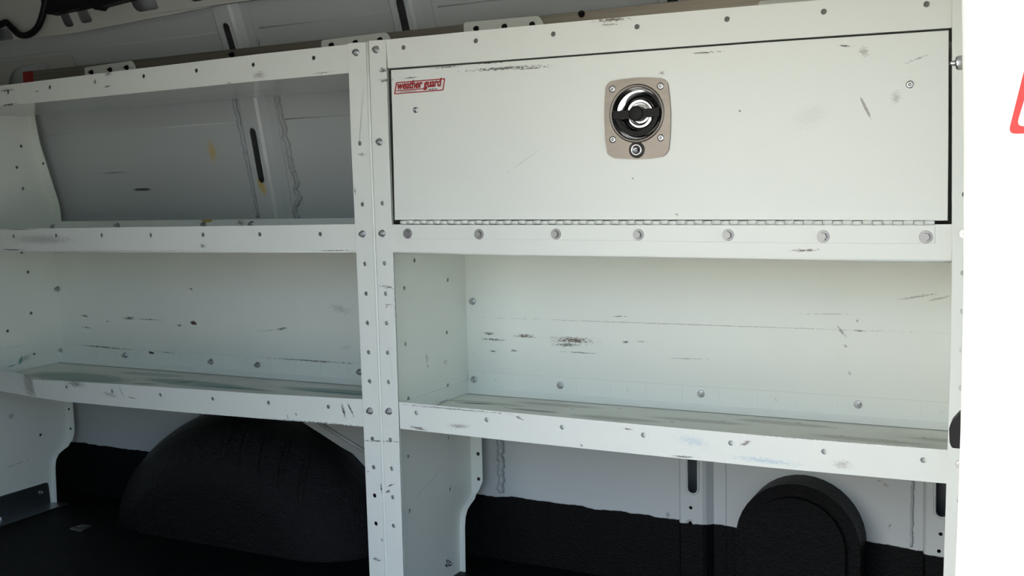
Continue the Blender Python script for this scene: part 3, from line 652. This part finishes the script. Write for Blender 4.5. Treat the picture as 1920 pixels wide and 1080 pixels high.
# ---- piano hinge
hx0, hx1 = F(752, 418)[0], F(1753, 418)[0]
hin = MB().plate([F(*p) for p in [(755, 421.5), (1200, 422), (1753, 422.5), (1753, 457), (1440, 455), (1100, 450.5), (756, 447.3)]], [], -.0014, -.0001).build('hinge', P_FRONT, ru, bevel=.0003)
NK = 64; kw = (hx1 - hx0) / NK
kn = MB().rod((-kw / 2 + .0003, 0, 0), (kw / 2 - .0003, 0, 0), .0030, 10).build('hinge_knuckle', P_FRONT, TMPL)
for k in range(NK):
    x = hx0 + kw * (k + .5); zc = lerp_at([(hx0, F(752, 416.6)[1]), (hx1, F(1753, 417.8)[1])], x)
    put_copy(kn, hin, (x, -.0006 - (.0005 if k % 2 else 0), zc + (.0003 if k % 2 else -.0003)))
for p in RMm:
    a = F(*p); put_copy(hbolt0, ru, (a[0], -.0014, a[1]), (0, random.random(), 0))

# ---- open unit ---------------------------------------------------
L0, L1 = -1.157, .0040
lu = empty('shelving_unit', (-.575, .15, -.675))
tag(lu, 'white steel shelving unit of open shelves with a dented lower shelf lip', 'shelving unit', 'steel shelving units along the van side')
post(lu, [(653, 81), (659.5, 270), (671.8, 540), (683, 810), (694, 1079)], [(690, 78.5), (697, 270), (707.5, 540), (717.5, 810), (726, 1079)], [p for k, p in LPm.items() if k not in (6, 0, -6)], gap=.008, zlow=-.45)
# rounded outer fold of the post
fold = [F(*p) for p in [(689, 79), (695.5, 270), (706, 540), (716.2, 810), (725, 1079)]]; fold.append((fold[-1][0], -.675))
MB().tube([(x, -.0005, z) for x, z in fold], .0028, 10).build('post_fold', P_FRONT, lu)
MB().plate([(-1.196, -.675), (-1.158, -.675), (-1.158, .325), (-1.196, .325)], [], -.0022, 0).build('post', P_FRONT, lu, bevel=.0009)
hl_px = [(39, 274), (31, 314), (42.5, 353.5), (40, 473), (52, 510), (57.5, 587), (13.5, 620.5), (63.5, 664), (75.5, 815.5)]
pl = side_panel(lu, L0, 1, None, [W(*p, L0) for p in hl_px] + [(.078, -.4), (.078, -.5)])
side_panel(lu, L1 - .0005, -1, None, [(.078, z) for z in (.2, .1, -.1, -.2, -.3, -.4, -.5)])
for p in ((81.5, 306.5, .268), (99.5, 367.5, .293), (103, 389.5, .3), (129.5, 767, .3), (132.5, 803.5, .3)):
    a = F(p[0], p[1], p[2]); MB().rod((a[0], p[2] - .001, a[1]), (a[0], p[2] + .0004, a[1]), .003, 10).build('bolt_hole', P_INSIDE, pl)
LT = [(14.5, 173), (93, 163.5), (177.8, 153.3), (268.8, 142.8), (367.8, 132.3), (474.3, 121.3), (587.8, 108.5)]
LMm = [(25, 443), (104.8, 441.8), (190.3, 441.3), (282.3, 440.8), (380.5, 440.3), (486.8, 439.5), (600.3, 439)]
LB = [(124.3, 725.8), (209.8, 733.3), (300.5, 740.5), (398.5, 747.8), (503.3, 755.3), (615.3, 762.8)]
_, t, b = lip('top_rail', lu, [(-90, 171.5), (6, 160), (240, 131), (480, 102), (655, 83)], [(-90, 210.5), (0, 200.6), (66, 193), (240, 176), (480, 152.3), (656, 136.8)], LT)
tray('top_tray', lu, t, b, .225, .03, L0 + .002, L1 - .003, P_TOP, .2755)
_, t, b = lip('shelf_lip', lu, [(-110, 430.5), (0, 429.5), (240, 426), (480, 423), (668, 420.3)], [(-110, 468.5), (0, 469.2), (240, 470.6), (480, 471.3), (668, 470.5)], LMm)
tray('shelf', lu, t, b, YB, .05, L0 + .002, L1 - .003, P_TRAY, -.030); hem(lu, b); lip_backing(lu, t, b, .010)
# dented lower lip: its free end is pushed back and creased
up_ = [(-95, 690, .05), (0, 694, .036), (25, 697, .030), (44, 702.5, .024), (60, 711, 0.0), (120, 714.5, 0), (220, 720.5, 0), (350, 729, 0), (480, 738, 0), (684, 749, 0)]
lo_ = [(-95, 722, .012), (0, 733.5, .010), (25, 737.5, .009), (52, 742.5, .006), (68, 745.5, 0.0), (120, 752.5, 0), (220, 762, 0), (350, 773.5, 0), (480, 784, 0), (684, 800.3, 0)]
ml = MB()
U3 = [on(px, py, 1, y) for px, py, y in up_]; L3 = [on(px, py, 1, y) for px, py, y in lo_]
flat_i = [i for i, u in enumerate(up_) if u[0] >= 60]
ml.plate([(U3[i].x, U3[i].z) for i in flat_i] + [(L3[i].x, L3[i].z) for i in reversed(flat_i)], [circle(*F(*p), .0038) for p in LB], 0, T)
bent = [i for i, u in enumerate(up_) if u[0] <= 60]
ml.grid([[U3[i], U3[i] * .5 + L3[i] * .5, L3[i]] for i in bent], smooth=False)
ml.grid([[(p.x, p.y + T, p.z) for p in (U3[i], U3[i] * .5 + L3[i] * .5, L3[i])] for i in bent], smooth=False)
lip_backing(lu, [(U3[i].x, U3[i].z) for i in flat_i], [(L3[i].x, L3[i].z) for i in flat_i], .008)
ml.build('shelf_lip', front_for([(p.x, p.z) for p in U3 + L3]), lu)
mt = MB(); fx = sorted([(p.x, p.y, p.z) for p in L3], key=lambda q_: q_[0])
fx = [(x, y + .001, z + .0014) for x, y, z in fx if L0 < x < L1 - .003]; fx = [(L0 + .003, .012, fx[0][2] + .002)] + fx + [(L1 - .004, .001, fx[-1][2])]
mt.grid([[p, (p[0], .15, (p[2] - .3285) / 2), (p[0], YB, -.3285)] for p in fx], smooth=False)
mt.grid([[(p[0], p[1], p[2] - .0014), (p[0], .15, (p[2] - .3285) / 2 - .0014), (p[0], YB, -.3299)] for p in fx], smooth=False)
mt.build('shelf', P_TRAY, lu)
tk = [F(100 + i, 690, YB)[0] for i in (84, 121, 159, 199, 238, 278, 320, 364)] + [F(px, 690, YB)[0] for px in (510, 557, 604, 653)]
back_flange(lu, L0 + .003, L1 - .003, -.2835, -.3285, tk)
tk2 = [F(px, 415, YB)[0] for px in (133, 168, 204, 242, 282, 323, 365, 407, 452, 496, 543, 591, 641)]
back_flange(lu, L0 + .003, L1 - .003, .0215, -.029, tk2)
MB().plate([(L0, -.3290), (L1, -.3290), (L1, -.031), (L0, -.031)], [], YB - .0012, YB - .0002).build('back_panel', P_BACK, lu)
for p in ((110, 541.5), (116, 656.5), (237, 665.5), (398, 677.5), (485.5, 683.5), (676, 697), (101, 425), (223, 423), (384, 421), (474, 420)):
    a = F(*p, YB); put_copy(bolt0, lu, (a[0], YB - .0030, a[1]), (0, random.random(), 0), 1.05)
for k in (6, 0, -6):
    a = F(*LPm[k]); put_copy(bolt0, lu, (a[0], -.0022, a[1]), (0, random.random(), 0), .95)
sfl = MB().plate([(.012, -.3300), (YB - .002, -.3285), (YB - .002, -.2990), (.02, -.2990)], [], L0 + T + .0002, L0 + T + .0014, YZ).build('shelf_side_flange', P_WEB_L, lu)
# galvanised angle at the foot of the end panel
br = MB(); br.plate(rounded([(.03, -.6735), (.03, -.617), (.232, -.617), (.236, -.6735)], .008), [], L0 + .002, L0 + .005, YZ)
br.box(L0 + .002, L0 + .048, .03, .252, -.6742, -.6715)
fb_ = br.build('foot_bracket', P_GALV, lu, bevel=.0008)
a = W(77, 923, L0 + .005); put_copy(bolt0, fb_, (L0 + .005, *a), (0, 0, math.pi / 2), .9)
for p in ((80, 945), (1, 973.5)):
    a = on(*p, 2, -.6715); put_copy(bolt0, fb_, (a.x, a.y, -.6715), (-math.pi / 2, 0, 0), .9)

# mounting plates bolted between the top trays and the channel
PY = .198
def mount_plate(parent, outline, bolts):
    pts = [F(*p, PY) for p in outline]; x0_, x1_ = pts[0][0], pts[-1][0]
    o = MB().plate(rounded([(x0_, .278)] + pts + [(x1_, .278)], .006, 4), [], PY, PY + .002).build('mounting_plate', P_FRONT, parent, bevel=.0005)
    for p in bolts:
        a = F(*p, PY); put_copy(dbolt0, o, (a[0], PY - .0004, a[1] - .002), None, .8)
mount_plate(lu, [(158, 126.5), (247, 113.5), (254, 125)], ((172, 134), (207, 129), (238, 125)))
mount_plate(lu, [(602, 75.5), (724, 60.5), (732, 70)], ((622, 83), (667, 78), (713, 73)))
mount_plate(ru, [(869, 42), (1010, 29.5), (1020, 44)], ((893, 52), (946, 48), (998, 44)))
mount_plate(ru, [(1422, 2), (1560, -10), (1566, 0)], ())

# ------------------------------------------------------------------ channel along the wall above the top trays
zt = F(480, 88, .203)[1]
xa, xb2 = F(44, 137, .203)[0], F(1600, 0, .203)[0]
ch = empty('mounting_channel', ((xa + xb2) / 2, .215, zt - .041))
tag(ch, 'long brownish metal channel with red end cap behind the top rails', 'metal channel')
cm = MB(); cm.plate([(.2015, zt), (.2015, zt - .041), (.2045, zt - .041), (.2045, zt - .030), (.2120, zt - .030), (.2120, zt - .012), (.2045, zt - .012), (.2045, zt - .0035), (.2330, zt - .0035), (.2330, zt)][::-1], [], xa + .03, xb2, YZ)
cm.build('rail', P_BRONZE, ch, bevel=.0006)
MB().plate(rounded([(.2008, zt + .0008), (.2008, zt - .042), (.2338, zt - .042), (.2338, zt + .0008)], .003), [], xa, xa + .034, YZ).build('end_cap', P_RED, ch, bevel=.0015)
for p in ((435, 103), (1090, 26)):
    a = F(*p, .2); put_copy(dbolt0, ch, (a[0], .2, a[1]), None, .9)

# ------------------------------------------------------------------ small things
BY = HY - .012
bs_ = MB().plate(rounded([F(*p, BY) for p in [(84, -30), (86, 8), (90, 24), (100, 29), (109, 25.5), (140, 20), (178, 11.5), (184, 19), (190, 20.5), (196, 13), (240, 1.5), (300, -14), (300, -30)]], .004, 3), [], BY - .012, HY - .001).build('foam_strip', P_RUBBER, bevel=.003)
tag(bs_, 'black foam strip with lobed lower edge along the roof header', 'foam strip')
cp = [F(*p, BY - .004) for p in [(-60, 62), (-20, 54), (0, 49.5), (14, 43), (20, 46), (29, 55), (40, 65), (53, 67), (66, 61), (76, 50), (82, 36), (86, 22), (89, 8), (92, -8)]]
sm = []
for i in range(len(cp) - 1):
    p0, p1, p2, p3 = (Vector(cp[max(0, min(len(cp) - 1, i + k))]) for k in (-1, 0, 1, 2))
    for j in range(5):
        t_ = j / 5; sm.append(.5 * (2 * p1 + (p2 - p0) * t_ + (2 * p0 - 5 * p1 + 4 * p2 - p3) * t_ ** 2 + (3 * p1 - p0 - 3 * p2 + p3) * t_ ** 3))
cb = MB().tube([(p.x, BY - .010, p.y) for p in sm], .0072, 10).build('cable', P_RUBBER)
tag(cb, 'black cable drooping in a loop from the roof header', 'cable')
an_o = [(-.947, .1157), (-.9447, .1537), (-.9128, .1547), (-.9058, .113)]
an = empty('floor_anchor', (-.928, .135, -.675)); tag(an, 'small bare metal tie-down plate with a hole set in the black floor', 'anchor plate')
MB().plate(rounded(an_o, .008), [circle(-.932, .133, .008, 16)], -.6748, -.6725, XY).build('plate', P_CHROME, an, bevel=.0006)
MB().rod((-.932, .133, -.6749), (-.932, .133, -.6744), .0085, 16).build('socket', P_BLACK, an)
# sunlit partition beside the door opening
PP = -.55
pp = empty('partition', (1.36, PP, -.675))
tag(pp, 'sunlit white steel partition panel with red outlined sticker beside the locker unit', 'partition')
le = [F(*p, PP) for p in [(1800, -60), (1802, 0), (1806, 270), (1805, 540), (1800, 810), (1790, 1080)]]
pe = [(le[0][0], .50)] + le + [(le[-1][0], -.675)]
MB().plate(pe + [(1.76, -.675), (1.76, .50)], [], PP, PP + .03).build('panel', P_FRONT, pp, bevel=.004, seg=3)
pz = F(1790, 115, PP); pm = MB()
pm.rod((.965, PP + .014, pz[1]), (.9545, PP + .014, pz[1]), .0058, 18); pm.rod((.9545, PP + .014, pz[1]), (.9525, PP + .014, pz[1]), .0058, 18, .0048); pm.rod((.9525, PP + .014, pz[1]), (.947, PP + .014, pz[1]), .0026, 12, .001)
pm.build('pin', P_CHROME, pp)
MB().plate(rounded([F(*p, PP) for p in [(1806, 772), (1796, 780), (1782, 795), (1778.5, 805), (1779.5, 832), (1784, 842), (1806, 844)]], .0015), [], PP + .004, PP + .024).build('latch_bumper', P_RUBBER, pp, bevel=.003, seg=3)
bl = F(1888.5, 253, PP); k_ = .21; hgt = .0765; wid = .31
def para(m0): return [(bl[0] + m0, bl[1] + m0), (bl[0] + wid - m0, bl[1] + m0), (bl[0] + wid + k_ * hgt - m0, bl[1] + hgt - m0), (bl[0] + k_ * hgt + m0 * 1.1, bl[1] + hgt - m0)]
sb = MB().plate(rounded(para(0), .006), [], PP - .0004, PP + .0002, mi=0)
sb.plate(rounded(para(.0006), .006), [rounded(para(.0062), .006)[::-1]], PP - .0007, PP - .0003, mi=1)
sb.build('sticker', [P_STICKER, P_REDWIDE], pp)

# the masters that copies were taken from
for o in list(TMPL.children): bpy.data.objects.remove(o)
bpy.data.objects.remove(TMPL)
for o in bpy.data.objects:
    if '_w' in o: del o['_w']
